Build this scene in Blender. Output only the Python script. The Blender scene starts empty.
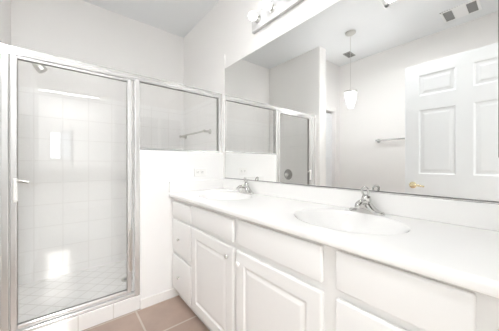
import bpy, bmesh, math, random
from mathutils import Vector, Matrix
from math import radians, sin, cos, pi, tau

scene = bpy.context.scene
COL = scene.collection
random.seed(4)

# ------------------------------------------------------------------ camera
cam_data = bpy.data.cameras.new('camera')
cam = bpy.data.objects.new('camera', cam_data)
COL.objects.link(cam)
cam.location = (1.8537, -1.1906, 1.1039)
cam.rotation_euler = (radians(90), 0, radians(90 - 39.3253))
cam_data.sensor_width = 36.0
cam_data.lens = 226.188 / 499 * 36.0
cam_data.shift_y = -0.00368
cam_data.clip_start = 0.02
scene.camera = cam

# ------------------------------------------------------------------ world, daylight, exposure
world = bpy.data.worlds.new('world')
scene.world = world
world.use_nodes = True
world.node_tree.nodes['Background'].inputs['Color'].default_value = (0.86, 0.93, 1.0, 1)
world.node_tree.nodes['Background'].inputs['Strength'].default_value = 3.0
scene.view_settings.view_transform = 'Standard'
scene.view_settings.look = 'None'
scene.view_settings.exposure = 1.1
scene.view_settings.gamma = 1.0
scene.view_settings.use_curve_mapping = False
scene.cycles.max_bounces = 16
scene.cycles.diffuse_bounces = 10
scene.cycles.glossy_bounces = 8
scene.cycles.transparent_max_bounces = 24
scene.cycles.sample_clamp_indirect = 8.0

DAYLIGHT_W = 2.0        # daylight entering by the small bedroom window
BEDROOM_FILL_W = 44.0       # unseen fill lamp added in the bedroom
BULB_STRENGTH = 4.2
PENDANT_STRENGTH = 255.0
FAN_FILL_STRENGTH = 80.0  # glow added in the ceiling fan to brighten counter and fronts


def area_light(name, loc, rot, sx, sy, watts, color):
    l = bpy.data.lights.new(name, 'AREA')
    l.shape = 'RECTANGLE'
    l.size, l.size_y = sx, sy
    l.energy = watts
    l.color = color
    o = bpy.data.objects.new(name, l)
    COL.objects.link(o)
    o.location = loc
    o.rotation_euler = rot
    return o


# low sun through the same window, reaching the shower wall
sun = bpy.data.lights.new('sun', 'SUN')
sun.energy = 0.7
sun.angle = radians(0.53)
sun.color = (1.0, 0.98, 0.95)
sun_o = bpy.data.objects.new('sun', sun)
COL.objects.link(sun_o)
sun_o.location = (9.0, -1.5, 3.0)
sun_o.rotation_euler = Vector((-5.97, 0.118, -1.545)).to_track_quat('-Z', 'Y').to_euler()
# daylight through the bedroom window, behind the doorway
area_light('bedroom_daylight', (5.04, -1.255, 1.53), (0, radians(90), 0), 0.66, 0.43, DAYLIGHT_W, (0.84, 0.92, 1.0))

# ------------------------------------------------------------------ materials


def mat(name, color, rough=0.5, metal=0.0, spec=0.5, coat=0.0, bump=0.0, bump_scale=200.0, vary=0.0):
    m = bpy.data.materials.new(name)
    m.use_nodes = True
    nt = m.node_tree
    b = nt.nodes['Principled BSDF']
    b.inputs['Base Color'].default_value = (*color, 1)
    b.inputs['Roughness'].default_value = rough
    b.inputs['Metallic'].default_value = metal
    b.inputs['Specular IOR Level'].default_value = spec
    b.inputs['Coat Weight'].default_value = coat
    if bump or vary:
        geo = nt.nodes.new('ShaderNodeNewGeometry')
        noise = nt.nodes.new('ShaderNodeTexNoise')
        noise.inputs['Scale'].default_value = bump_scale
        noise.inputs['Detail'].default_value = 3
        nt.links.new(geo.outputs['Position'], noise.inputs['Vector'])
        if bump:
            bn = nt.nodes.new('ShaderNodeBump')
            bn.inputs['Strength'].default_value = bump
            bn.inputs['Distance'].default_value = 0.002
            nt.links.new(noise.outputs['Fac'], bn.inputs['Height'])
            nt.links.new(bn.outputs['Normal'], b.inputs['Normal'])
        if vary:
            n2 = nt.nodes.new('ShaderNodeTexNoise')
            n2.inputs['Scale'].default_value = 3.0
            n2.inputs['Detail'].default_value = 4
            nt.links.new(geo.outputs['Position'], n2.inputs['Vector'])
            mx = nt.nodes.new('ShaderNodeMixRGB')
            mx.inputs['Color1'].default_value = (*[c * (1 - vary) for c in color], 1)
            mx.inputs['Color2'].default_value = (*[min(1, c * (1 + vary)) for c in color], 1)
            nt.links.new(n2.outputs['Fac'], mx.inputs['Fac'])
            nt.links.new(mx.outputs['Color'], b.inputs['Base Color'])
    return m


def tile_mat(name, axes, size, color, color2, grout, rough, joint=0.004, origin=(0, 0), turn=0.0, vary=0.0, bump=0.35):
    """square tiles laid on a plane; axes = the two world axes that span it"""
    m = bpy.data.materials.new(name)
    m.use_nodes = True
    nt = m.node_tree
    b = nt.nodes['Principled BSDF']
    b.inputs['Roughness'].default_value = rough
    geo = nt.nodes.new('ShaderNodeNewGeometry')
    sep = nt.nodes.new('ShaderNodeSeparateXYZ')
    comb = nt.nodes.new('ShaderNodeCombineXYZ')
    nt.links.new(geo.outputs['Position'], sep.inputs[0])
    nt.links.new(sep.outputs['XYZ'.index(axes[0])], comb.inputs[0])
    nt.links.new(sep.outputs['XYZ'.index(axes[1])], comb.inputs[1])
    mp = nt.nodes.new('ShaderNodeMapping')
    mp.inputs['Location'].default_value = (-origin[0], -origin[1], 0)
    nt.links.new(comb.outputs[0], mp.inputs['Vector'])
    mp2 = nt.nodes.new('ShaderNodeMapping')
    mp2.inputs['Rotation'].default_value = (0, 0, turn)
    nt.links.new(mp.outputs[0], mp2.inputs['Vector'])
    br = nt.nodes.new('ShaderNodeTexBrick')
    br.offset = 0.0
    br.inputs['Scale'].default_value = 1.0
    br.inputs['Brick Width'].default_value = size
    br.inputs['Row Height'].default_value = size
    br.inputs['Mortar Size'].default_value = joint
    br.inputs['Mortar Smooth'].default_value = 0.3
    br.inputs['Bias'].default_value = 0.0
    br.inputs['Color1'].default_value = (*color, 1)
    br.inputs['Color2'].default_value = (*color2, 1)
    br.inputs['Mortar'].default_value = (*grout, 1)
    nt.links.new(mp2.outputs[0], br.inputs['Vector'])
    out = br.outputs['Color']
    if vary:
        n2 = nt.nodes.new('ShaderNodeTexNoise')
        n2.inputs['Scale'].default_value = 5.0
        n2.inputs['Detail'].default_value = 6
        n2.inputs['Roughness'].default_value = 0.65
        nt.links.new(geo.outputs['Position'], n2.inputs['Vector'])
        ramp = nt.nodes.new('ShaderNodeMapRange')
        ramp.inputs['To Min'].default_value = 1 - vary
        ramp.inputs['To Max'].default_value = 1 + vary
        nt.links.new(n2.outputs['Fac'], ramp.inputs['Value'])
        mul = nt.nodes.new('ShaderNodeMixRGB')
        mul.blend_type = 'MULTIPLY'
        mul.inputs['Fac'].default_value = 1
        nt.links.new(out, mul.inputs['Color1'])
        nt.links.new(ramp.outputs[0], mul.inputs['Color2'])
        out = mul.outputs['Color']
    nt.links.new(out, b.inputs['Base Color'])
    bn = nt.nodes.new('ShaderNodeBump')
    bn.invert = True
    bn.inputs['Strength'].default_value = bump
    bn.inputs['Distance'].default_value = 0.001
    nt.links.new(br.outputs['Fac'], bn.inputs['Height'])
    nt.links.new(bn.outputs['Normal'], b.inputs['Normal'])
    return m


def glass_mat(name, tint, ior=1.5):
    """thin clear sheet glass: clear straight-through plus Fresnel reflection"""
    m = bpy.data.materials.new(name)
    m.use_nodes = True
    nt = m.node_tree
    nt.nodes.remove(nt.nodes['Principled BSDF'])
    lw = nt.nodes.new('ShaderNodeLayerWeight')      # Schlick reflectance, the same from both sides
    lw.inputs['Blend'].default_value = 0.5
    pw = nt.nodes.new('ShaderNodeMath')
    pw.operation = 'POWER'
    pw.inputs[1].default_value = 5.0
    nt.links.new(lw.outputs['Facing'], pw.inputs[0])
    fr = nt.nodes.new('ShaderNodeMath')
    fr.operation = 'MULTIPLY_ADD'
    f0 = ((ior - 1) / (ior + 1)) ** 2
    fr.inputs[1].default_value = 1 - f0
    fr.inputs[2].default_value = f0
    nt.links.new(pw.outputs[0], fr.inputs[0])
    tr = nt.nodes.new('ShaderNodeBsdfTransparent')
    tr.inputs['Color'].default_value = (*tint, 1)
    gl = nt.nodes.new('ShaderNodeBsdfGlossy')
    gl.inputs['Roughness'].default_value = 0.02
    mx = nt.nodes.new('ShaderNodeMixShader')
    nt.links.new(fr.outputs[0], mx.inputs[0])
    nt.links.new(tr.outputs[0], mx.inputs[1])
    nt.links.new(gl.outputs[0], mx.inputs[2])
    nt.links.new(mx.outputs[0], nt.nodes['Material Output'].inputs['Surface'])
    return m


def emit_mat(name, color, strength):
    m = bpy.data.materials.new(name)
    m.use_nodes = True
    b = m.node_tree.nodes['Principled BSDF']
    b.inputs['Base Color'].default_value = (*color, 1)
    b.inputs['Emission Color'].default_value = (*color, 1)
    b.inputs['Emission Strength'].default_value = strength
    return m


WALL = mat('wall_paint', (0.905, 0.893, 0.878), 0.75, spec=0.25, bump=0.12, bump_scale=160)
WHITE_WALL = mat('bright_wall_paint', (0.92, 0.915, 0.905), 0.6, spec=0.3, bump=0.10, bump_scale=160)
CEIL = mat('ceiling_paint', (0.825, 0.84, 0.85), 0.85, spec=0.2, bump=0.2, bump_scale=90)
TRIM = mat('trim_paint', (0.90, 0.89, 0.87), 0.35)
CAB = mat('cabinet_paint', (0.885, 0.88, 0.868), 0.38, bump=0.04, bump_scale=60)
MARBLE = mat('cultured_marble', (0.93, 0.922, 0.908), 0.16, coat=0.3, vary=0.012)
CHROME = mat('chrome', (0.86, 0.86, 0.86), 0.09, metal=1.0)
SATIN = mat('satin_chrome', (0.80, 0.80, 0.795), 0.22, metal=0.7)
NICKEL = mat('brushed_nickel', (0.62, 0.61, 0.58), 0.3, metal=1.0)
FAUCET = mat('faucet_chrome', (0.66, 0.655, 0.64), 0.10, metal=1.0)
BRASS = mat('pale_brass', (0.86, 0.76, 0.52), 0.22, metal=1.0)
DARK = mat('dark_gasket', (0.22, 0.21, 0.20), 0.5)
DARK_WOOD = mat('dark_bronze_frame', (0.06, 0.052, 0.04), 0.4)
DOOR = mat('door_paint', (0.86, 0.875, 0.89), 0.35)
PLASTIC = mat('white_plastic', (0.90, 0.89, 0.87), 0.3)
SLOT = mat('dark_slot', (0.10, 0.10, 0.10), 0.6)
LOUVER = mat('vent_louver_metal', (0.30, 0.30, 0.295), 0.45)
VENT = mat('vent_white_metal', (0.90, 0.90, 0.895), 0.4)
GREY_METAL = mat('grey_vent_metal', (0.38, 0.38, 0.37), 0.4, metal=0.6)
MIRROR = mat('mirror_silver', (0.87, 0.875, 0.865), 0.0, metal=1.0)
GLASS = glass_mat('shower_glass', (0.992, 0.992, 0.99))
CARPET = mat('bedroom_carpet', (0.60, 0.585, 0.56), 0.95, bump=0.5, bump_scale=400)
TILE_X = tile_mat('shower_tile_end', 'YZ', 0.2, (0.935, 0.93, 0.92), (0.93, 0.925, 0.915), (0.865, 0.855, 0.84), 0.32, origin=(-0.0, 0.13))
TILE_Y = tile_mat('shower_tile_side', 'XZ', 0.2, (0.935, 0.93, 0.92), (0.93, 0.925, 0.915), (0.865, 0.855, 0.84), 0.32, origin=(0.075, 0.13))
TILE_PAN = tile_mat('shower_pan_tile', 'XY', 0.105, (0.935, 0.93, 0.92), (0.93, 0.925, 0.915), (0.78, 0.765, 0.74), 0.18, turn=radians(45))
TILE_CURB = tile_mat('curb_tile', 'YZ', 0.2, (0.88, 0.87, 0.855), (0.87, 0.86, 0.845), (0.74, 0.72, 0.69), 0.2, origin=(-0.92, -0.09))
TILE_FLOOR = tile_mat('floor_tile', 'XY', 0.333, (0.385, 0.29, 0.24), (0.43, 0.325, 0.27), (0.54, 0.48, 0.43), 0.38, joint=0.007,
                      origin=(0.341, -0.776), vary=0.22)

# ------------------------------------------------------------------ mesh helpers


def link(name, bm, material, parent=None, smooth=False):
    """link a bmesh (in world coordinates) as one object, its origin at its parent or at its own base"""
    me = bpy.data.meshes.new(name)
    bmesh.ops.recalc_face_normals(bm, faces=bm.faces)
    if parent is not None:
        base = world_loc(parent)
    else:
        xs = [v.co for v in bm.verts]
        lo = Vector([min(c[i] for c in xs) for i in range(3)])
        hi = Vector([max(c[i] for c in xs) for i in range(3)])
        base = Vector(((lo.x + hi.x) / 2, (lo.y + hi.y) / 2, lo.z))
    for v in bm.verts:
        v.co -= base
    bm.to_mesh(me)
    bm.free()
    if material:
        me.materials.append(material)
    if smooth:
        me.shade_smooth()
        try:
            me.set_sharp_from_angle(angle=radians(40))
        except Exception:
            pass
    o = bpy.data.objects.new(name, me)
    COL.objects.link(o)
    if parent is not None:
        o.parent = parent
    else:
        o.location = base
    return o


def world_loc(o):
    p = Vector(o.location)
    while o.parent is not None:
        o = o.parent
        p = p + Vector(o.location)
    return p


def tag(o, label, cat, group=None):
    o['label'] = label
    o['category'] = cat
    if group:
        o['group'] = group
    return o


def thing(name, loc, label, cat, group=None):
    o = bpy.data.objects.new(name, None)
    o.empty_display_size = 0.05
    COL.objects.link(o)
    o.location = loc
    return tag(o, label, cat, group)


def struct(name, bm, material, parent=None, smooth=False):
    o = link(name, bm, material, parent, smooth)
    if parent is None:
        o['kind'] = 'structure'
    return o


def add_box(bm, x0, x1, y0, y1, z0, z1, bevel=0.0, seg=2):
    x0, x1 = min(x0, x1), max(x0, x1)
    y0, y1 = min(y0, y1), max(y0, y1)
    z0, z1 = min(z0, z1), max(z0, z1)
    r = bmesh.ops.create_cube(bm, size=1.0)
    vs = r['verts']
    bmesh.ops.scale(bm, verts=vs, vec=(x1 - x0, y1 - y0, z1 - z0))
    bmesh.ops.translate(bm, verts=vs, vec=((x0 + x1) / 2, (y0 + y1) / 2, (z0 + z1) / 2))
    if bevel:
        es = list({e for v in vs for e in v.link_edges})
        bmesh.ops.bevel(bm, geom=es, offset=bevel, segments=seg, profile=0.5, affect='EDGES')


def box(*a, **k):
    bm = bmesh.new()
    add_box(bm, *a, **k)
    return bm


def add_lathe(bm, prof, centre, axis=(0, 0, 1), n=32, squash=(1, 1)):
    """prof: list of (radius, height) along the axis"""
    ax = Vector(axis).normalized()
    q = Vector((0, 0, 1)).rotation_difference(ax)
    c = Vector(centre)
    rings = []
    for r, h in prof:
        if r < 1e-6:
            rings.append([bm.verts.new(c + q @ Vector((0, 0, h)))])
        else:
            rings.append([bm.verts.new(c + q @ Vector((r * squash[0] * cos(tau * k / n), r * squash[1] * sin(tau * k / n), h))) for k in range(n)])
    for a, b in zip(rings[:-1], rings[1:]):
        for k in range(n):
            k2 = (k + 1) % n
            if len(a) == 1 and len(b) == 1:
                continue
            if len(a) == 1:
                bm.faces.new((a[0], b[k], b[k2]))
            elif len(b) == 1:
                bm.faces.new((a[k], a[k2], b[0]))
            else:
                bm.faces.new((a[k], a[k2], b[k2], b[k]))
    return bm


def lathe(prof, centre, axis=(0, 0, 1), n=32, squash=(1, 1)):
    return add_lathe(bmesh.new(), prof, centre, axis, n, squash)


def catmull(pts, steps=6):
    P = [Vector(p) for p in pts]
    out = []
    for i in range(len(P) - 1):
        p0 = P[max(i - 1, 0)]
        p1, p2 = P[i], P[i + 1]
        p3 = P[min(i + 2, len(P) - 1)]
        for s in range(steps):
            t = s / steps
            out.append(0.5 * ((2 * p1) + (p2 - p0) * t + (2 * p0 - 5 * p1 + 4 * p2 - p3) * t * t + (3 * p1 - p0 - 3 * p2 + p3) * t ** 3))
    out.append(P[-1])
    return out


def add_tube(bm, pts, radii, n=12, flat=(1, 1), up=(0, 0, 1)):
    pts = [Vector(p) for p in pts]
    if not hasattr(radii, '__len__'):
        radii = [radii] * len(pts)
    rings = []
    prev = None
    for i, p in enumerate(pts):
        d = (pts[min(i + 1, len(pts) - 1)] - pts[max(i - 1, 0)]).normalized()
        s = d.cross(Vector(up))
        if s.length < 1e-4:
            s = d.cross(Vector((1, 0, 0))) if prev is None else prev
        s.normalize()
        if prev is not None and s.dot(prev) < 0:
            s = -s
        prev = s
        u = s.cross(d).normalized()
        r = radii[min(i, len(radii) - 1)] if len(radii) == len(pts) else radii[0] + (radii[-1] - radii[0]) * i / (len(pts) - 1)
        rings.append([bm.verts.new(p + s * (r * flat[0] * cos(tau * k / n)) + u * (r * flat[1] * sin(tau * k / n))) for k in range(n)])
    for a, b in zip(rings[:-1], rings[1:]):
        for k in range(n):
            bm.faces.new((a[k], a[(k + 1) % n], b[(k + 1) % n], b[k]))
    bm.faces.new(rings[0][::-1])
    bm.faces.new(rings[-1])
    return bm


def tube(pts, radii, **k):
    return add_tube(bmesh.new(), pts, radii, **k)


def panelled(w, h, t, panels, prof, edge=0.004, both=True):
    """a slab in the local x-z plane, front face at y = 0 looking to -y, thickness to +y, with moulded panels.
    panels: (x0, x1, z0, z1); prof: list of (inset, depth) rings, depth > 0 goes into the slab."""
    bm = bmesh.new()

    def side(yf, s):
        xs = sorted({edge, w - edge, *[p[0] for p in panels], *[p[1] for p in panels]})
        zs = sorted({edge, h - edge, *[p[2] for p in panels], *[p[3] for p in panels]})

        def inside(x, z):
            return any(p[0] < x < p[1] and p[2] < z < p[3] for p in panels)
        grid = {}

        def gv(x, z):
            if (x, z) not in grid:
                grid[(x, z)] = bm.verts.new((x, yf, z))
            return grid[(x, z)]
        for a, b in zip(xs[:-1], xs[1:]):
            for c, d in zip(zs[:-1], zs[1:]):
                if not inside((a + b) / 2, (c + d) / 2):
                    bm.faces.new((gv(a, c), gv(b, c), gv(b, d), gv(a, d)))
        for (x0, x1, z0, z1) in panels:
            prev = [bm.verts.new((x, yf, z)) for x, z in ((x0, z0), (x1, z0), (x1, z1), (x0, z1))]
            for ins, dep in prof:
                cur = [bm.verts.new((x, yf + s * dep, z)) for x, z in
                       ((x0 + ins, z0 + ins), (x1 - ins, z0 + ins), (x1 - ins, z1 - ins), (x0 + ins, z1 - ins))]
                for k in range(4):
                    bm.faces.new((prev[k], prev[(k + 1) % 4], cur[(k + 1) % 4], cur[k]))
                prev = cur
            bm.faces.new(prev)
        return [(edge, edge), (w - edge, edge), (w - edge, h - edge), (edge, h - edge)], yf
    f, yf = side(0.0, 1)
    rings = [[(x, 0.0, z) for x, z in f]]
    e3 = edge * 0.3
    rings.append([(x, e3, z) for x, z in ((e3, e3), (w - e3, e3), (w - e3, h - e3), (e3, h - e3))])
    rings.append([(x, edge, z) for x, z in ((0, 0), (w, 0), (w, h), (0, h))])
    if both:
        side(t, -1)
        rings.append([(x, t - edge, z) for x, z in ((0, 0), (w, 0), (w, h), (0, h))])
        rings.append([(x, t, z) for x, z in f])
    else:
        rings.append([(x, t, z) for x, z in ((0, 0), (w, 0), (w, h), (0, h))])
    vr = [[bm.verts.new(c) for c in r] for r in rings]
    for a, b in zip(vr[:-1], vr[1:]):
        for k in range(4):
            bm.faces.new((a[k], a[(k + 1) % 4], b[(k + 1) % 4], b[k]))
    if not both:
        bm.faces.new(vr[-1])
    bmesh.ops.remove_doubles(bm, verts=bm.verts, dist=1e-5)
    return bm


def moved(bm, v):
    bmesh.ops.translate(bm, verts=bm.verts, vec=v)
    return bm


def turned(bm, ang, axis, pivot=(0, 0, 0)):
    bmesh.ops.rotate(bm, verts=bm.verts, cent=pivot, matrix=Matrix.Rotation(ang, 3, axis))
    return bm


def copy_thing(root, loc, label, group=None):
    """a copy of a thing with copies of its parts and sub-parts (mesh data shared)"""
    r = root.copy()
    COL.objects.link(r)
    r.location = loc
    r['label'] = label
    if group:
        r['group'] = group

    def kids(src, dst):
        for ch in list(src.children):
            c = ch.copy()
            COL.objects.link(c)
            c.parent = dst
            kids(ch, c)
    kids(root, r)
    return r


# ------------------------------------------------------------------ room shell
CZ = 2.724          # ceiling height
SX = -0.925         # shower end wall
PY = -1.533         # shower side of the partition
BY = -2.386         # wall opposite the vanity
RX = 1.92           # wall with the doorway
HW = 1.208          # half wall height

struct('floor', box(-0.25, 2.04, BY, 0.0, -0.06, 0.0), TILE_FLOOR)
struct('ceiling', box(-1.05, 2.04, BY - 0.1, 0.1, CZ, CZ + 0.08), CEIL)
struct('wall_mirror', box(SX - 0.12, 2.04, 0.0, 0.1, -0.06, CZ), WALL)
struct('wall_shower_end', box(SX - 0.12, SX - 0.01, -1.70, 0.0, -0.06, CZ), WALL)

bm = box(SX - 0.12, 0.062, -1.70, PY - 0.01, -0.06, CZ)
es = [e for e in bm.edges if abs(e.verts[0].co.x - 0.062) < 1e-4 and abs(e.verts[1].co.x - 0.062) < 1e-4
      and abs(e.verts[0].co.z - e.verts[1].co.z) > 1]
bmesh.ops.bevel(bm, geom=es, offset=0.018, segments=5, profile=0.5, affect='EDGES')
struct('wall_partition', bm, WALL, smooth=True)

# half wall below the fixed glass panel
bm = box(-0.105, 0.0, -0.745, 0.0, 0.0, HW, bevel=0.004)
struct('wall_half', bm, WHITE_WALL)

# wall beyond the partition with a recessed white door
bm = bmesh.new()
add_box(bm, -0.25, -0.12, BY, -2.235, 0, CZ)
add_box(bm, -0.25, -0.12, -2.235, -1.70, 1.945, CZ)
struct('wall_closet', bm, WALL)
struct('wall_closet_back', box(-0.32, -0.25, BY, -1.70, 0, CZ), WALL)
bm = panelled(0.515, 1.912, 0.035, [(0.08, 0.235, 1.18, 1.80), (0.295, 0.45, 1.18, 1.80), (0.08, 0.235, 0.2, 1.0), (0.295, 0.45, 0.2, 1.0)],
              [(0.012, 0.006), (0.03, 0.006), (0.045, 0.002)], both=False)
turned(bm, radians(90), 'Z')
moved(bm, (-0.165, -2.232, 0.008))
o = struct('door_2', bm, DOOR)
bm = bmesh.new()
add_box(bm, -0.12, -0.106, -2.235 - 0.085, -2.235, 0.0, 1.945 + 0.06, bevel=0.004)
struct('trim_1', bm, TRIM)

struct('wall_back', box(-0.25, 2.04, BY - 0.1, BY, -0.06, CZ), WALL)

bm = bmesh.new()
DY0, DY1, DZ = -1.445, -0.62, 2.065     # doorway
add_box(bm, RX, RX + 0.12, BY, DY0 - 0.02, 0, CZ)
add_box(bm, RX, RX + 0.12, DY1 + 0.02, 0.0, 0, CZ)
add_box(bm, RX, RX + 0.12, DY0 - 0.02, DY1 + 0.02, DZ + 0.02, CZ)
struct('wall_doorway', bm, WALL)
bm = bmesh.new()
add_box(bm, RX - 0.004, RX + 0.124, DY0 - 0.02, DY0, 0, DZ + 0.02)
add_box(bm, RX - 0.004, RX + 0.124, DY1, DY1 + 0.02, 0, DZ + 0.02)
add_box(bm, RX - 0.004, RX + 0.124, DY0, DY1, DZ, DZ + 0.02)
struct('trim_2', bm, TRIM)

# baseboards
struct('baseboard_half_wall', box(0.0, 0.011, -0.745, -0.446, 0, 0.072, bevel=0.003), TRIM)
struct('baseboard_back', box(-0.12, RX, BY, BY + 0.012, 0, 0.085, bevel=0.003), TRIM)

# bedroom beyond the doorway
struct('floor_bedroom', box(2.04, 5.0, -3.4, 1.2, -0.06, 0.0), CARPET)
struct('ceiling_bedroom', box(2.04, 5.1, -3.5, 1.3, CZ, CZ + 0.08), CEIL)
bm = bmesh.new()
WY0, WY1, WZ0, WZ1 = -1.47, -1.04, 1.20, 1.86
add_box(bm, 5.0, 5.1, -3.4, WY0, 0, CZ)
add_box(bm, 5.0, 5.1, WY1, 1.2, 0, CZ)
add_box(bm, 5.0, 5.1, WY0, WY1, 0, WZ0)
add_box(bm, 5.0, 5.1, WY0, WY1, WZ1, CZ)
struct('wall_bedroom_window', bm, WALL)
bm = bmesh.new()
for a, b in ((WY0, WY0 + 0.035), (WY1 - 0.035, WY1), ((WY0 + WY1) / 2 - 0.012, (WY0 + WY1) / 2 + 0.012)):
    add_box(bm, 4.985, 5.02, a, b, WZ0, WZ1)
for a, b in ((WZ0, WZ0 + 0.035), (WZ1 - 0.035, WZ1), (1.53, 1.545)):
    add_box(bm, 4.985, 5.02, WY0, WY1, a, b)
win = struct('window_1', bm, TRIM)
SHEER = bpy.data.materials.new('sheer_shade')
SHEER.use_nodes = True
nt = SHEER.node_tree
nt.nodes.remove(nt.nodes['Principled BSDF'])
tl = nt.nodes.new('ShaderNodeBsdfTranslucent')
tl.inputs['Color'].default_value = (0.7, 0.7, 0.7, 1)
nt.links.new(tl.outputs[0], nt.nodes['Material Output'].inputs['Surface'])
link('shade', box(4.974, 4.980, (WY0 + WY1) / 2 + 0.012, WY1 + 0.02, WZ0 - 0.02, WZ1 + 0.02), SHEER, win)
struct('wall_bedroom_side', box(2.04, 5.1, 1.2, 1.3, -0.06, CZ), WALL)
struct('wall_bedroom_far', box(2.04, 5.1, -3.5, -3.4, -0.06, CZ), WALL)
bm = bmesh.new()
add_box(bm, 2.0, 2.04, -3.5, BY, 0, CZ)
add_box(bm, 2.0, 2.04, 0.0, 1.3, 0, CZ)
struct('wall_bedroom_near', bm, WALL)
# unseen lamp added under the bedroom ceiling, soft fill through the doorway
lamp = thing('fill_lamp', (4.1, -1.1, CZ), 'unseen white square fill lamp added in the bedroom beyond the doorway', 'lamp')
link('housing', box(3.5, 4.7, -1.7, -0.5, CZ - 0.05, CZ, bevel=0.01), TRIM, lamp)
area_light('fill_lamp_light', (4.1, -1.1, CZ - 0.055), (0, 0, 0), 1.1, 1.1, BEDROOM_FILL_W, (0.965, 0.985, 1.0)).parent = None

# ------------------------------------------------------------------ shower
struct('floor_shower', box(SX, -0.105, PY, -0.0, 0.0, 0.05), TILE_PAN)
struct('wall_shower_tile', box(SX - 0.01, SX, PY, 0.0, 0.0, 1.778), TILE_X)
bm = bmesh.new()
add_box(bm, SX, -0.105, -0.01, 0.0, 0.05, HW)
add_box(bm, SX, 0.034, -0.01, 0.0, HW, 1.778)
struct('wall_tile_mirror_side', bm, TILE_Y)
struct('wall_tile_partition', box(SX, -0.0, PY - 0.01, PY, 0.0, 1.778), TILE_Y)
struct('trim_3', box(0.030, 0.0385, -0.013, 0.0, 0.97, 2.147, bevel=0.003), TRIM)
struct('trim_4', box(-0.105, 0.0, PY, -0.745, 0.0, 0.106, bevel=0.006), TILE_CURB)     # tiled curb

# fixed enclosure: header, jambs, post, sill rail, glass panel over the half wall
FZ0, FZ1 = 0.106, 1.778
GX = -0.030      # glass plane
enc = thing('shower_enclosure', (-0.03, -0.77, FZ0), 'chrome shower enclosure frame with fixed glass panel above the white half wall', 'shower enclosure')
bm = bmesh.new()
add_box(bm, -0.052, -0.004, PY, -0.010, FZ1 - 0.034, FZ1, bevel=0.004)
add_box(bm, -0.046, -0.010, PY, -0.012, FZ1 - 0.044, FZ1 - 0.034)
link('header', bm, SATIN, enc)
link('groove', box(-0.006, -0.0034, PY, -0.010, FZ1 - 0.013, FZ1 - 0.008), GREY_METAL, enc)
bm = bmesh.new()
add_box(bm, -0.052, -0.002, PY, -1.466, FZ0, FZ1 - 0.036, bevel=0.004)
add_box(bm, -0.056, -0.010, -1.468, -1.4345, FZ0, FZ1 - 0.036, bevel=0.006)
link('wall_jamb', bm, SATIN, enc)
link('wall_jamb', box(-0.052, -0.004, -0.046, -0.010, HW, FZ1 - 0.034, bevel=0.004), SATIN, enc)
bm = bmesh.new()
add_box(bm, -0.054, 0.002, -0.783, -0.745, FZ0, FZ1 - 0.036, bevel=0.008, seg=3)
link('post', bm, SATIN, enc)
bm = bmesh.new()
add_box(bm, -0.056, -0.006, -1.44, -0.78, FZ0, FZ0 + 0.024, bevel=0.003)
link('sill_rail', bm, SATIN, enc)
link('glass_panel', box(GX - 0.003, GX + 0.003, -0.745, -0.046, HW + 0.014, FZ1 - 0.044), GLASS, enc)
bm = bmesh.new()
add_box(bm, -0.05, -0.008, -0.745, -0.046, HW, HW + 0.016, bevel=0.002)
link('panel_rail', bm, SATIN, enc)
bm = bmesh.new()      # dark gaskets along the top and right edges of the panel
add_box(bm, GX - 0.006, GX + 0.012, -0.745, -0.046, FZ1 - 0.0475, FZ1 - 0.044)
add_box(bm, GX - 0.006, GX + 0.012, -0.0505, -0.046, HW + 0.016, FZ1 - 0.044)
link('gasket', bm, DARK, enc)

# hinged door
D0, D1, Z0, Z1 = -1.432, -0.800, 0.140, 1.732
sd = thing('shower_door', (GX, -1.11, Z0), 'clear glass shower door in a chrome frame, standing on the tiled curb', 'shower door')
GY0, GY1, GZ0, GZ1 = D0 + 0.030, D1 - 0.028, Z0 + 0.024, Z1 - 0.017
link('stile', box(GX - 0.016, GX + 0.018, D0, GY0, Z0, Z1, bevel=0.006, seg=3), SATIN, sd)
link('stile', box(GX - 0.016, GX + 0.018, GY1, D1, Z0, Z1, bevel=0.006, seg=3), SATIN, sd)
link('rail', box(GX - 0.014, GX + 0.016, GY0, GY1, Z0, GZ0, bevel=0.004), SATIN, sd)
link('rail', box(GX - 0.014, GX + 0.016, GY0, GY1, GZ1, Z1, bevel=0.004), SATIN, sd)
link('glass', box(GX - 0.003, GX + 0.003, GY0, GY1, GZ0, GZ1), GLASS, sd)
bm = bmesh.new()
g = 0.0022
add_box(bm, GX - 0.006, GX + 0.010, GY0, GY1, GZ0, GZ0 + g)
add_box(bm, GX - 0.006, GX + 0.010, GY0, GY1, GZ1 - g, GZ1)
add_box(bm, GX - 0.006, GX + 0.010, GY0, GY0 + g, GZ0, GZ1)
add_box(bm, GX - 0.006, GX + 0.010, GY1 - g, GY1, GZ0, GZ1)
link('gasket', bm, DARK, sd)
hy = -1.408
h = link('handle', box(GX + 0.020, GX + 0.040, hy - 0.009, hy + 0.011, 0.885, 1.020, bevel=0.006, seg=3), PLASTIC, sd)
bm = tube([(GX + 0.005, hy + 0.012, 1.000), (GX + 0.032, hy + 0.012, 1.000)], 0.007)
add_tube(bm, catmull([(GX + 0.030, hy + 0.005, 1.000), (GX + 0.034, hy + 0.030, 1.002), (GX + 0.034, hy + 0.055, 0.994)], 5), [0.009] * 11, n=10)
link('latch', bm, NICKEL, h, smooth=True)
link('hinge', box(GX + 0.016, GX + 0.024, D1 - 0.016, D1 + 0.004, 0.30, 0.62, bevel=0.003), NICKEL, sd)

# floor drain
dr = thing('shower_drain', (-0.455, -0.745, 0.05), 'small round grey drain in the white shower floor', 'drain')
link('ring', lathe([(0.030, 0.0), (0.048, 0.0), (0.048, 0.003), (0.040, 0.004), (0.030, 0.002), (0.030, 0.0)], (-0.455, -0.745, 0.0505)), NICKEL, dr, smooth=True)
link('strainer', lathe([(0, 0.0), (0.030, 0.0), (0.029, 0.002), (0, 0.002)], (-0.455, -0.745, 0.0508)), LOUVER, dr)

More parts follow.
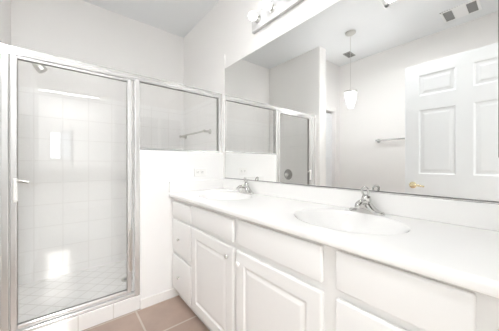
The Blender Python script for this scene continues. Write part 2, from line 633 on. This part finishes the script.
# shower head on the partition side
sx = -0.5
sh = thing('overhead_shower', (sx, PY, 1.935), 'grey shower head on a bent arm, inside the shower near its ceiling-side glass corner', 'shower head')
link('flange', lathe([(0.0, 0.0), (0.030, 0.0), (0.028, 0.006), (0.012, 0.012), (0.0, 0.012)], (sx, PY, 1.935), (0, 1, 0)), NICKEL, sh, smooth=True)
link('arm', tube(catmull([(sx, PY + 0.005, 1.935), (sx, PY + 0.06, 1.940), (sx, PY + 0.12, 1.930), (sx, PY + 0.155, 1.896)], 5), 0.0105), NICKEL, sh, smooth=True)
link('head', lathe([(0, 0), (0.014, 0), (0.018, 0.018), (0.027, 0.045), (0.034, 0.092), (0.034, 0.106), (0.029, 0.110), (0, 0.110)],
                   (sx, PY + 0.150, 1.900), (0, 0.62, -0.78)), NICKEL, sh, smooth=True)

# shower valve on the partition
vx, vz = -0.5, 0.935
va = thing('shower_valve', (vx, PY, vz), 'round grey shower valve trim seen reflected in the mirror through the glass door', 'valve')
link('escutcheon', lathe([(0, 0), (0.082, 0), (0.080, 0.006), (0.070, 0.012), (0.035, 0.016), (0, 0.016)], (vx, PY, vz), (0, 1, 0), 40), GREY_METAL, va, smooth=True)
hb = lathe([(0, 0.012), (0.034, 0.012), (0.034, 0.030), (0.028, 0.055), (0.020, 0.062), (0, 0.062)], (vx, PY, vz), (0, 1, 0), 28)
add_tube(hb, [(vx, PY + 0.05, vz), (vx + 0.01, PY + 0.055, vz - 0.065)], [0.010, 0.007])
link('handle', hb, CHROME, va, smooth=True)


def towel_bar(name, x0, x1, y, z, out, metal, label, thick=0.0095):
    """out = +1 / -1: side of the wall the bar stands on"""
    t = thing(name, ((x0 + x1) / 2, y, z), label, 'towel bar')
    for x in (x0, x1):
        b_ = lathe([(0, 0), (0.028, 0), (0.028, 0.006), (0.020, 0.012), (0.012, 0.02), (0.012, 0.055), (0.015, 0.062), (0.015, 0.078), (0.0, 0.080)],
                   (x, y, z), (0, out, 0), 24)
        link('bracket', b_, metal, t, smooth=True)
    link('bar', tube([(x0, y + out * 0.066, z), (x1, y + out * 0.066, z)], thick, n=14), metal, t, smooth=True)
    return t


towel_bar('towel_bar', -0.845, -0.235, -0.010, 1.440, -1, NICKEL, 'chrome towel bar inside the shower behind the fixed glass panel')
towel_bar('towel_bar', 0.490, 1.100, BY, 1.438, 1, SATIN, 'chrome towel bar on the far wall, seen in the mirror left of the white door', 0.012)

# ------------------------------------------------------------------ vanity cabinet
FY = -0.490      # face of the cabinet body
vc = thing('vanity_cabinet', (0.96, -0.245, 0.0), 'long white painted vanity cabinet with drawers and two panelled doors below the countertop', 'vanity')
bm = bmesh.new()       # carcass: bottom, ends, dividers, back rail and the face frame
add_box(bm, 0.001, RX - 0.001, FY + 0.02, -0.001, 0.100, 0.118)
for a in (0.001, 0.368, 0.893, 1.425, RX - 0.019):
    add_box(bm, a, a + 0.018, FY + 0.02, -0.001, 0.118, 0.832 if a in (0.001, RX - 0.019) else 0.72)
add_box(bm, 0.001, RX - 0.001, -0.012, -0.001, 0.118, 0.72)
for a, b in ((0.001, 0.045), (0.352, 0.402), (0.870, 0.946), (1.395, 1.478), (1.770, RX - 0.001)):
    add_box(bm, a, b, FY, FY + 0.02, 0.100, 0.832)
for a, b in ((0.100, 0.125), (0.645, 0.705), (0.795, 0.832)):
    add_box(bm, 0.045, 1.770, FY + 0.0005, FY + 0.0195, a, b)
for a, b in ((0.045, 0.352), (1.478, 1.770)):
    add_box(bm, a, b, FY + 0.0005, FY + 0.0195, 0.36, 0.43)
link('body', bm, CAB, vc)
link('toe_kick', box(0.012, RX - 0.001, -0.445, -0.05, 0.0, 0.100), CAB, vc)
FT = 0.020


def front(x0, x1, z0, z1, name):
    """slab drawer front with rounded edges"""
    return link(name, box(x0, x1, FY - FT, FY - 0.0005, z0, z1, bevel=0.0065, seg=4), CAB, vc, smooth=True)


def knob(parent, x, z, m, r=0.012):
    return link('knob', lathe([(0, 0), (r * 0.55, 0), (r * 0.5, 0.004), (r * 0.85, 0.007), (r, 0.011), (r * 0.8, 0.016), (0, 0.018)],
                              (x, FY - FT, z), (0, -1, 0), 20), m, parent, smooth=True)


front(0.030, 0.364, 0.683, 0.805, 'drawer')
d = front(0.030, 0.366, 0.410, 0.660, 'drawer')
knob(d, 0.172, 0.522, NICKEL, 0.011)
d = front(0.030, 0.366, 0.106, 0.378, 'drawer')
knob(d, 0.172, 0.232, NICKEL, 0.011)
front(0.388, 0.884, 0.690, 0.812, 'false_drawer_front')
front(0.930, 1.410, 0.692, 0.820, 'false_drawer_front')
front(1.462, 1.786, 0.694, 0.822, 'drawer')
front(1.462, 1.786, 0.400, 0.666, 'drawer')
front(1.462, 1.786, 0.106, 0.376, 'drawer')


def cab_door(x0, x1, z0, z1):
    w, hh = x1 - x0, z1 - z0
    m_ = 0.060
    bm = panelled(w, hh, FT - 0.0005, [(m_, w - m_, m_, hh - m_)],
                  [(0.006, 0.006), (0.012, 0.008), (0.016, 0.0075), (0.030, 0.0025), (0.034, 0.002)], edge=0.006, both=False)
    moved(bm, (x0, FY - FT, z0))
    return link('door', bm, CAB, vc)


d = cab_door(0.388, 0.884, 0.106, 0.660)
knob(d, 0.836, 0.606, NICKEL, 0.013)
d = cab_door(0.914, 1.410, 0.106, 0.661)
kb = knob(d, 0.936, 0.599, PLASTIC, 0.015)
kb['label'] = 'white plastic knob'

# ------------------------------------------------------------------ countertop with two integral basins
CTZ, CB = 0.867, 0.833
CYF, CYB = -0.527, -0.0005
CX0, CX1 = 0.0005, RX - 0.0005
A_, B_ = 0.228, 0.176
SINKS = [(0.430, -0.262), (1.363, -0.262)]
bm = bmesh.new()
yF, yB = -0.513, CYB


def quad(p):
    return bm.faces.new([bm.verts.new(c) for c in p])


bounds = [CX0, SINKS[0][0] - 0.29, SINKS[0][0] + 0.29, SINKS[1][0] - 0.29, SINKS[1][0] + 0.29, CX1]
for a, b in ((0, 1), (2, 3), (4, 5)):
    quad([(bounds[a], yF, CTZ), (bounds[b], yF, CTZ), (bounds[b], yB, CTZ), (bounds[a], yB, CTZ)])
NS = 96
basin_rims = []
for (cx, cy) in SINKS:
    x0, x1 = cx - 0.29, cx + 0.29
    angs = sorted([tau * k / NS for k in range(NS)] + [math.atan2(y - cy, x - cx) % tau for x in (x0, x1) for y in (yF, yB)])
    ring_o, ring_i = [], []
    for a in angs:
        ca, sa = cos(a), sin(a)
        t = min(((x1 - cx) / ca if ca > 1e-9 else (x0 - cx) / ca if ca < -1e-9 else 9e9),
                ((yB - cy) / sa if sa > 1e-9 else (yF - cy) / sa if sa < -1e-9 else 9e9))
        r = 1 / math.sqrt((ca / (A_ + 0.006)) ** 2 + (sa / (B_ + 0.006)) ** 2)
        ring_o.append(bm.verts.new((cx + ca * t, cy + sa * t, CTZ)))
        ring_i.append(bm.verts.new((cx + ca * r, cy + sa * r, CTZ)))
    n = len(angs)
    for k in range(n):
        bm.faces.new((ring_o[k], ring_o[(k + 1) % n], ring_i[(k + 1) % n], ring_i[k]))
    basin_rims.append(angs)
# rounded nose along the front
R_ = (CTZ - CB) / 2
nose = [(yF, CTZ)] + [(CYF + 0.012 - 0.012 * cos(t), CTZ - 0.012 + 0.012 * sin(t)) for t in [radians(d_) for d_ in (75, 60, 45, 30, 15, 0)]]
nose += [(CYF + 0.010 - 0.010 * cos(t), CB + 0.010 - 0.010 * sin(t)) for t in [radians(d_) for d_ in (0, 30, 60, 90)]]
nose += [(-0.44, CB)]
prev = None
for y, z in nose:
    cur = (bm.verts.new((CX0, y, z)), bm.verts.new((CX1, y, z)))
    if prev:
        bm.faces.new((prev[0], prev[1], cur[1], cur[0]))
    prev = cur
ends = [(y, z) for y, z in nose] + [(CYB, CB), (CYB, CTZ)]
bm.faces.new([bm.verts.new((CX1, y, z)) for y, z in ends])
bmesh.ops.remove_doubles(bm, verts=bm.verts, dist=1e-5)
ct = link('countertop', bm, MARBLE, None, smooth=True)
tag(ct, 'long white cultured marble countertop with two oval basins on the white vanity', 'countertop')
for (cx, cy), angs in zip(SINKS, basin_rims):
    bm = bmesh.new()
    prof = [(1.026, 0.0), (1.016, -0.0012), (1.004, -0.004), (0.99, -0.007), (0.965, -0.015), (0.92, -0.030), (0.84, -0.055), (0.72, -0.083),
            (0.56, -0.108), (0.38, -0.122), (0.2, -0.129), (0.105, -0.131)]
    rings = []
    for s, dz in prof:
        rings.append([bm.verts.new((cx + cos(a) * (1 / math.sqrt((cos(a) / A_) ** 2 + (sin(a) / B_) ** 2)) * s,
                                    cy + sin(a) * (1 / math.sqrt((cos(a) / A_) ** 2 + (sin(a) / B_) ** 2)) * s, CTZ + dz)) for a in angs])
    n = len(angs)
    for a, b in zip(rings[:-1], rings[1:]):
        for k in range(n):
            bm.faces.new((a[k], a[(k + 1) % n], b[(k + 1) % n], b[k]))
    bs = link('basin', bm, MARBLE, ct, smooth=True)
    link('drain', lathe([(0.0, 0.001), (0.013, 0.001), (0.016, 0.003), (0.023, 0.003), (0.026, 0.0), (0.026, -0.006), (0.0, -0.006)],
                        (cx, cy, CTZ - 0.131)), CHROME, bs, smooth=True)

o = link('backsplash', box(0.021, CX1, -0.020, -0.0005, CTZ, 0.962, bevel=0.003), MARBLE)
tag(o, 'long low white marble backsplash between the countertop and the mirror', 'backsplash')
o = link('side_splash', box(0.0005, 0.020, -0.527, -0.0005, CTZ, 0.958, bevel=0.003), MARBLE)
tag(o, 'short white marble side splash against the half wall at the counter end', 'backsplash')

# ------------------------------------------------------------------ mirror
mr = thing('mirror', (0.98, 0.0, 0.968), 'huge frameless wall mirror above the backsplash of the vanity', 'mirror')
link('glass', box(0.0395, RX - 0.002, -0.006, -0.0005, 0.970, 2.010), MIRROR, mr)
bm = bmesh.new()
add_box(bm, 0.0395, RX - 0.002, -0.0075, -0.0061, 0.9665, 0.9715)
add_box(bm, 0.0395, RX - 0.002, -0.0075, -0.0005, 0.9655, 0.9695)
link('bottom_channel', bm, SATIN, mr)
link('edge_strip', box(0.0390, 0.0412, -0.0070, -0.0061, 0.970, 2.010), NICKEL, mr)

# ------------------------------------------------------------------ faucets


def make_faucet(x, y, z, label):
    f = thing('faucet', (x, y, z), label, 'faucet')
    # winged base: cross-sections along x
    bm = bmesh.new()
    rings = []
    N = 14
    L = 0.084
    for i in range(25):
        u = -1 + 2 * i / 24
        hx = 0.010 + 0.052 * math.exp(-(u / 0.40) ** 2)
        wy = 0.028 * math.sqrt(max(0.0, 1 - abs(u) ** 3.2)) + 0.001
        if abs(u) > 0.94:
            hx *= 0.6 if abs(u) < 0.99 else 0.3
        ring = []
        for k in range(N + 1):
            t = pi * k / N
            c_, s_ = cos(t), sin(t)
            pw = 0.55
            ring.append(bm.verts.new((x + u * L, y - wy * math.copysign(abs(c_) ** 0.8, c_), z + 0.003 + hx * abs(s_) ** pw)))
        ring.append(bm.verts.new((x + u * L, y + wy, z)))
        ring.insert(0, bm.verts.new((x + u * L, y - wy, z)))
        rings.append(ring)
    for a, b in zip(rings[:-1], rings[1:]):
        m_ = len(a)
        for k in range(m_):
            bm.faces.new((a[k], a[(k + 1) % m_], b[(k + 1) % m_], b[k]))
    bm.faces.new(rings[0])
    bm.faces.new(rings[-1])
    link('base', bm, FAUCET, f, smooth=True)
    pts = catmull([(x, y - 0.005, z + 0.040), (x, y - 0.030, z + 0.054), (x, y - 0.060, z + 0.056), (x, y - 0.084, z + 0.047), (x, y - 0.092, z + 0.034)], 5)
    rad = [0.017 - 0.006 * i / (len(pts) - 1) for i in range(len(pts))]
    link('spout', tube(pts, rad, n=16, flat=(1.1, 0.8)), FAUCET, f, smooth=True)
    link('dome', lathe([(0, 0.0), (0.022, 0.0), (0.022, 0.012), (0.019, 0.024), (0.012, 0.032), (0, 0.035)], (x, y, z + 0.054)), FAUCET, f, smooth=True)
    # loop lever
    lp = catmull([(x - 0.009, y - 0.002, z + 0.078), (x - 0.014, y - 0.008, z + 0.098), (x - 0.012, y - 0.015, z + 0.116),
                  (x, y - 0.018, z + 0.122), (x + 0.012, y - 0.015, z + 0.116), (x + 0.014, y - 0.008, z + 0.098), (x + 0.009, y - 0.002, z + 0.078)], 6)
    link('lever', tube(lp, 0.0056, n=10, up=(0, 1, 0.2)), FAUCET, f, smooth=True)
    return f


fa = make_faucet(1.363, -0.056, CTZ, 'chrome single lever faucet at the oval basin nearer the camera')
copy_thing(fa, (0.430, -0.056, CTZ), 'chrome single lever faucet at the far basin beside the half wall')

# ------------------------------------------------------------------ outlet on the half wall
ol = thing('wall_outlet', (0.0, -0.246, 1.027), 'white double wall outlet on the half wall above the side splash', 'outlet')
pl = link('cover_plate', box(0.0003, 0.006, -0.246 - 0.058, -0.246 + 0.058, 1.027 - 0.036, 1.027 + 0.036, bevel=0.002), PLASTIC, ol)
for dy in (-0.021, 0.021):
    yc = -0.246 + dy
    rc = link('receptacle', box(0.006, 0.0085, yc - 0.015, yc + 0.015, 1.027 - 0.017, 1.027 + 0.017, bevel=0.001), PLASTIC, ol)
    bm = bmesh.new()
    add_box(bm, 0.0085, 0.0090, yc - 0.004, yc + 0.007, 1.027 + 0.005, 1.027 + 0.0075)
    add_box(bm, 0.0085, 0.0090, yc - 0.004, yc + 0.007, 1.027 - 0.0075, 1.027 - 0.005)
    add_lathe(bm, [(0, 0), (0.0028, 0), (0.0028, 0.0005), (0, 0.0005)], (0.0085, yc - 0.010, 1.027), (1, 0, 0), 12)
    link('slots', bm, SLOT, rc)

# ------------------------------------------------------------------ vanity light bar
PX0, PX1, PZ0, PZ1 = 0.462, 1.095, 2.150, 2.292
vl = thing('vanity_light', (0.78, 0.0, PZ0), 'bright chrome bath light bar with round bulbs on the wall above the mirror', 'light fixture')
link('back_plate', box(PX0, PX1, -0.026, -0.0005, PZ0, PZ1, bevel=0.003), mat('light_plate', (0.56, 0.555, 0.55), 0.35), vl)
BULB = emit_mat('bulb_glow', (0.985, 0.99, 1.0), BULB_STRENGTH)
for i in range(4):
    bx, bz = 0.535 + 0.157 * i, 2.228
    so = link('socket', lathe([(0, 0), (0.027, 0), (0.027, 0.003), (0.022, 0.006), (0.0225, 0.024), (0.025, 0.026), (0.025, 0.028), (0.015, 0.028), (0, 0.020)],
                              (bx, -0.026, bz), (0, -1, 0), 28), NICKEL, vl, smooth=True)
    prof = [(0.0, 0.0)] + [(0.013, 0.0), (0.014, 0.008)] + [(0.029 * sin(radians(t)), 0.036 - 0.029 * cos(radians(t))) for t in range(32, 180, 14)] + [(0.0, 0.065)]
    link('bulb', lathe(prof, (bx, -0.047, bz), (0, -1, 0), 24), BULB, vl, smooth=True)

# ------------------------------------------------------------------ pendant (seen in the mirror)
px, py = 0.482, -1.560
pe = thing('pendant_light', (px, py, CZ), 'small crystal pendant light on a thin cord, seen in the mirror below the ceiling', 'pendant light')
link('canopy', lathe([(0, 0), (0.062, 0), (0.060, -0.010), (0.045, -0.022), (0.015, -0.030), (0, -0.030)], (px, py, CZ - 0.0005)), NICKEL, pe, smooth=True)
link('cord', tube([(px, py, CZ - 0.03), (px, py, 2.02)], 0.0020, n=8), NICKEL, pe)
bm = lathe([(0.070, 0), (0.076, 0.0), (0.076, 0.014), (0.070, 0.014), (0.070, 0)], (px, py, 1.985))
add_lathe(bm, [(0, 0.045), (0.012, 0.045), (0.018, 0.02), (0.018, 0.0), (0, 0.0)], (px, py, 1.985), n=20)
for k in range(4):
    a = tau * k / 4 + 0.4
    add_tube(bm, [(px + 0.012 * cos(a), py + 0.012 * sin(a), 1.998), (px + 0.073 * cos(a), py + 0.073 * sin(a), 1.992)], 0.004, n=8)
link('crown_ring', bm, NICKEL, pe, smooth=True)
CRYSTAL = bpy.data.materials.new('crystal_bead')
CRYSTAL.use_nodes = True
nt = CRYSTAL.node_tree
nt.nodes.remove(nt.nodes['Principled BSDF'])
t1 = nt.nodes.new('ShaderNodeBsdfTranslucent')
t1.inputs['Color'].default_value = (0.95, 0.95, 0.95, 1)
t2 = nt.nodes.new('ShaderNodeBsdfGlossy')
t2.inputs['Roughness'].default_value = 0.08
mx = nt.nodes.new('ShaderNodeMixShader')
mx.inputs[0].default_value = 0.18
nt.links.new(t1.outputs[0], mx.inputs[1])
nt.links.new(t2.outputs[0], mx.inputs[2])
nt.links.new(mx.outputs[0], nt.nodes['Material Output'].inputs['Surface'])
bm = bmesh.new()
for k in range(20):
    a = tau * k / 20
    for j in range(9):
        f_ = j / 8
        r = 0.064 - 0.034 * f_ ** 1.7
        bmesh.ops.create_icosphere(bm, subdivisions=1, radius=0.0115 - 0.003 * f_,
                                   matrix=Matrix.Translation((px + r * cos(a), py + r * sin(a), 1.978 - 0.185 * f_)))
link('crystal_shade', bm, CRYSTAL, pe)
link('bulb', lathe([(0, 0.0)] + [(0.028 * sin(radians(t)), -0.035 + 0.035 * cos(radians(t))) for t in range(20, 180, 20)] + [(0, -0.07)],
                   (px, py, 1.955), n=16), emit_mat('pendant_glow', (0.975, 0.985, 1.0), PENDANT_STRENGTH), pe, smooth=True)

# ------------------------------------------------------------------ ceiling vents (seen in the mirror)
# supply register: two dark louvre banks beside a flat white middle
x0, x1, y0, y1 = 1.265, 1.565, -2.200, -1.945
rg = thing('ceiling_register', ((x0 + x1) / 2, (y0 + y1) / 2, CZ), 'white ceiling air register with two dark louvered ends, reflected above the white door', 'vent')
bm = bmesh.new()
zt = CZ - 0.0005
add_box(bm, x0, x1, y0, y0 + 0.022, zt - 0.010, zt, bevel=0.003)
add_box(bm, x0, x1, y1 - 0.022, y1, zt - 0.010, zt, bevel=0.003)
add_box(bm, x0, x0 + 0.022, y0, y1, zt - 0.010, zt, bevel=0.003)
add_box(bm, x1 - 0.022, x1, y0, y1, zt - 0.010, zt, bevel=0.003)
add_box(bm, x0 + 0.095, x1 - 0.095, y0 + 0.01, y1 - 0.01, zt - 0.012, zt, bevel=0.003)
link('frame', bm, VENT, rg)
for a, b in ((x0 + 0.022, x0 + 0.095), (x1 - 0.095, x1 - 0.022)):
    bk = link('louver_bank', box(a, b, y0 + 0.022, y1 - 0.022, zt - 0.002, zt), SLOT, rg)
    bm = bmesh.new()
    for k in range(6):
        yc = y0 + 0.040 + k * 0.034
        b2 = box(a, b, yc - 0.011, yc + 0.011, -0.001, 0.001)
        turned(b2, radians(28), 'X', (0, yc, 0))
        moved(b2, (0, 0, zt - 0.008))
        me_ = bpy.data.meshes.new('tmp')
        b2.to_mesh(me_)
        b2.free()
        bm.from_mesh(me_)
        bpy.data.meshes.remove(me_)
    link('louvers', bm, LOUVER, bk)

# square ceiling exhaust fan; its glowing lens is added to fill the room
x0, x1, y0, y1 = 0.938, 1.210, -1.376, -1.105
ef = thing('exhaust_fan', ((x0 + x1) / 2, (y0 + y1) / 2, CZ), 'square white ceiling exhaust fan with an added glowing lens, cut by the upper edge of the mirror', 'exhaust fan')
bm = bmesh.new()
fw = 0.05
add_box(bm, x0, x1, y0, y0 + fw, zt - 0.022, zt, bevel=0.006)
add_box(bm, x0, x1, y1 - fw, y1, zt - 0.022, zt, bevel=0.006)
add_box(bm, x0, x0 + fw, y0, y1, zt - 0.022, zt, bevel=0.006)
add_box(bm, x1 - fw, x1, y0, y1, zt - 0.022, zt, bevel=0.006)
link('frame', bm, VENT, ef)
link('lens', box(x0 + fw, x1 - fw, y0 + fw, y1 - fw, zt - 0.012, zt), emit_mat('added_lens_glow', (0.965, 0.985, 1.0), FAN_FILL_STRENGTH), ef)  # added emissive lens, fill light for the room

# small grey square vent
x0, x1, y0, y1 = 0.145, 0.250, -2.175, -2.000
sv = thing('ceiling_vent', ((x0 + x1) / 2, (y0 + y1) / 2, CZ), 'small grey square vent on the ceiling behind the pendant cord', 'vent')
link('plate', box(x0, x1, y0, y1, zt - 0.012, zt, bevel=0.003), GREY_METAL, sv)
bm = bmesh.new()
for k in range(5):
    yc = y0 + 0.028 + k * 0.030
    add_box(bm, x0 + 0.015, x1 - 0.015, yc - 0.006, yc + 0.006, zt - 0.0135, zt - 0.0118)
link('slots', bm, SLOT, sv)

# ------------------------------------------------------------------ open six panel door (seen in the mirror)
DX0, DX1, DYF = 1.094, 1.905, -1.442
w, hh, t = DX1 - DX0, 2.040, 0.035
P1, P2, P3, P4 = 0.112, 0.324, w - 0.324 - 0.046, w - 0.112
P3, P4 = 0.434, 0.646 + 0.053
rows = [(0.24, 0.81), (0.995, 1.600), (1.735, 1.930)]
bm = panelled(w, hh, t, [(a, b, c, d_) for a, b in ((P1, P2), (P3, P4)) for c, d_ in rows],
              [(0.010, 0.006), (0.014, 0.0065), (0.030, 0.0055), (0.042, 0.002), (0.046, 0.0015)], edge=0.003)
turned(bm, pi, 'Z')
moved(bm, (DX1, DYF, 0.012))
dd = struct('door_1', bm, DOOR)
dd['label'] = 'open white six panel door, seen in the mirror'
kx, kz = 1.160, 0.897
bm = lathe([(0, 0), (0.031, 0), (0.031, 0.005), (0.022, 0.012), (0.012, 0.016), (0.011, 0.040), (0, 0.042)], (kx, DYF, kz), (0, 1, 0), 28)
add_tube(bm, catmull([(kx - 0.004, DYF + 0.044, kz), (kx + 0.03, DYF + 0.048, kz + 0.002), (kx + 0.07, DYF + 0.046, kz - 0.001), (kx + 0.10, DYF + 0.044, kz - 0.006)], 4),
         [0.012, 0.0115, 0.011, 0.0105, 0.010, 0.0095, 0.009, 0.009, 0.009, 0.0085, 0.0085, 0.008, 0.007], n=12)
hd = link('door_handle', bm, BRASS, dd, smooth=True)
# the mirror image of the handle on the other face
bm = lathe([(0, 0), (0.031, 0), (0.031, 0.005), (0.022, 0.012), (0.012, 0.016), (0.011, 0.040), (0, 0.042)], (kx, DYF - t, kz), (0, -1, 0), 28)
add_tube(bm, [(kx - 0.004, DYF - t - 0.044, kz), (kx + 0.05, DYF - t - 0.048, kz), (kx + 0.10, DYF - t - 0.044, kz - 0.006)], [0.012, 0.010, 0.007], n=12)
link('door_handle', bm, BRASS, dd, smooth=True)
link('latch_plate', box(DX0 - 0.0015, DX0, DYF - t + 0.006, DYF - 0.006, kz - 0.028, kz + 0.028), BRASS, dd)

# ------------------------------------------------------------------ framed cabinet on the doorway wall, cut by the photo's edge
wc = thing('wall_cabinet', (RX, -0.20, 1.118), 'dark framed wall cabinet at the mirror end, only its thin edge showing', 'cabinet')
link('box', box(1.832, RX - 0.0005, -0.345, -0.035, 1.124, 1.82, bevel=0.002), mat('cabinet_grey', (0.42, 0.41, 0.39), 0.4), wc)
link('door_frame', box(1.8105, 1.8315, -0.352, -0.030, 1.118, 1.83, bevel=0.003), DARK_WOOD, wc)
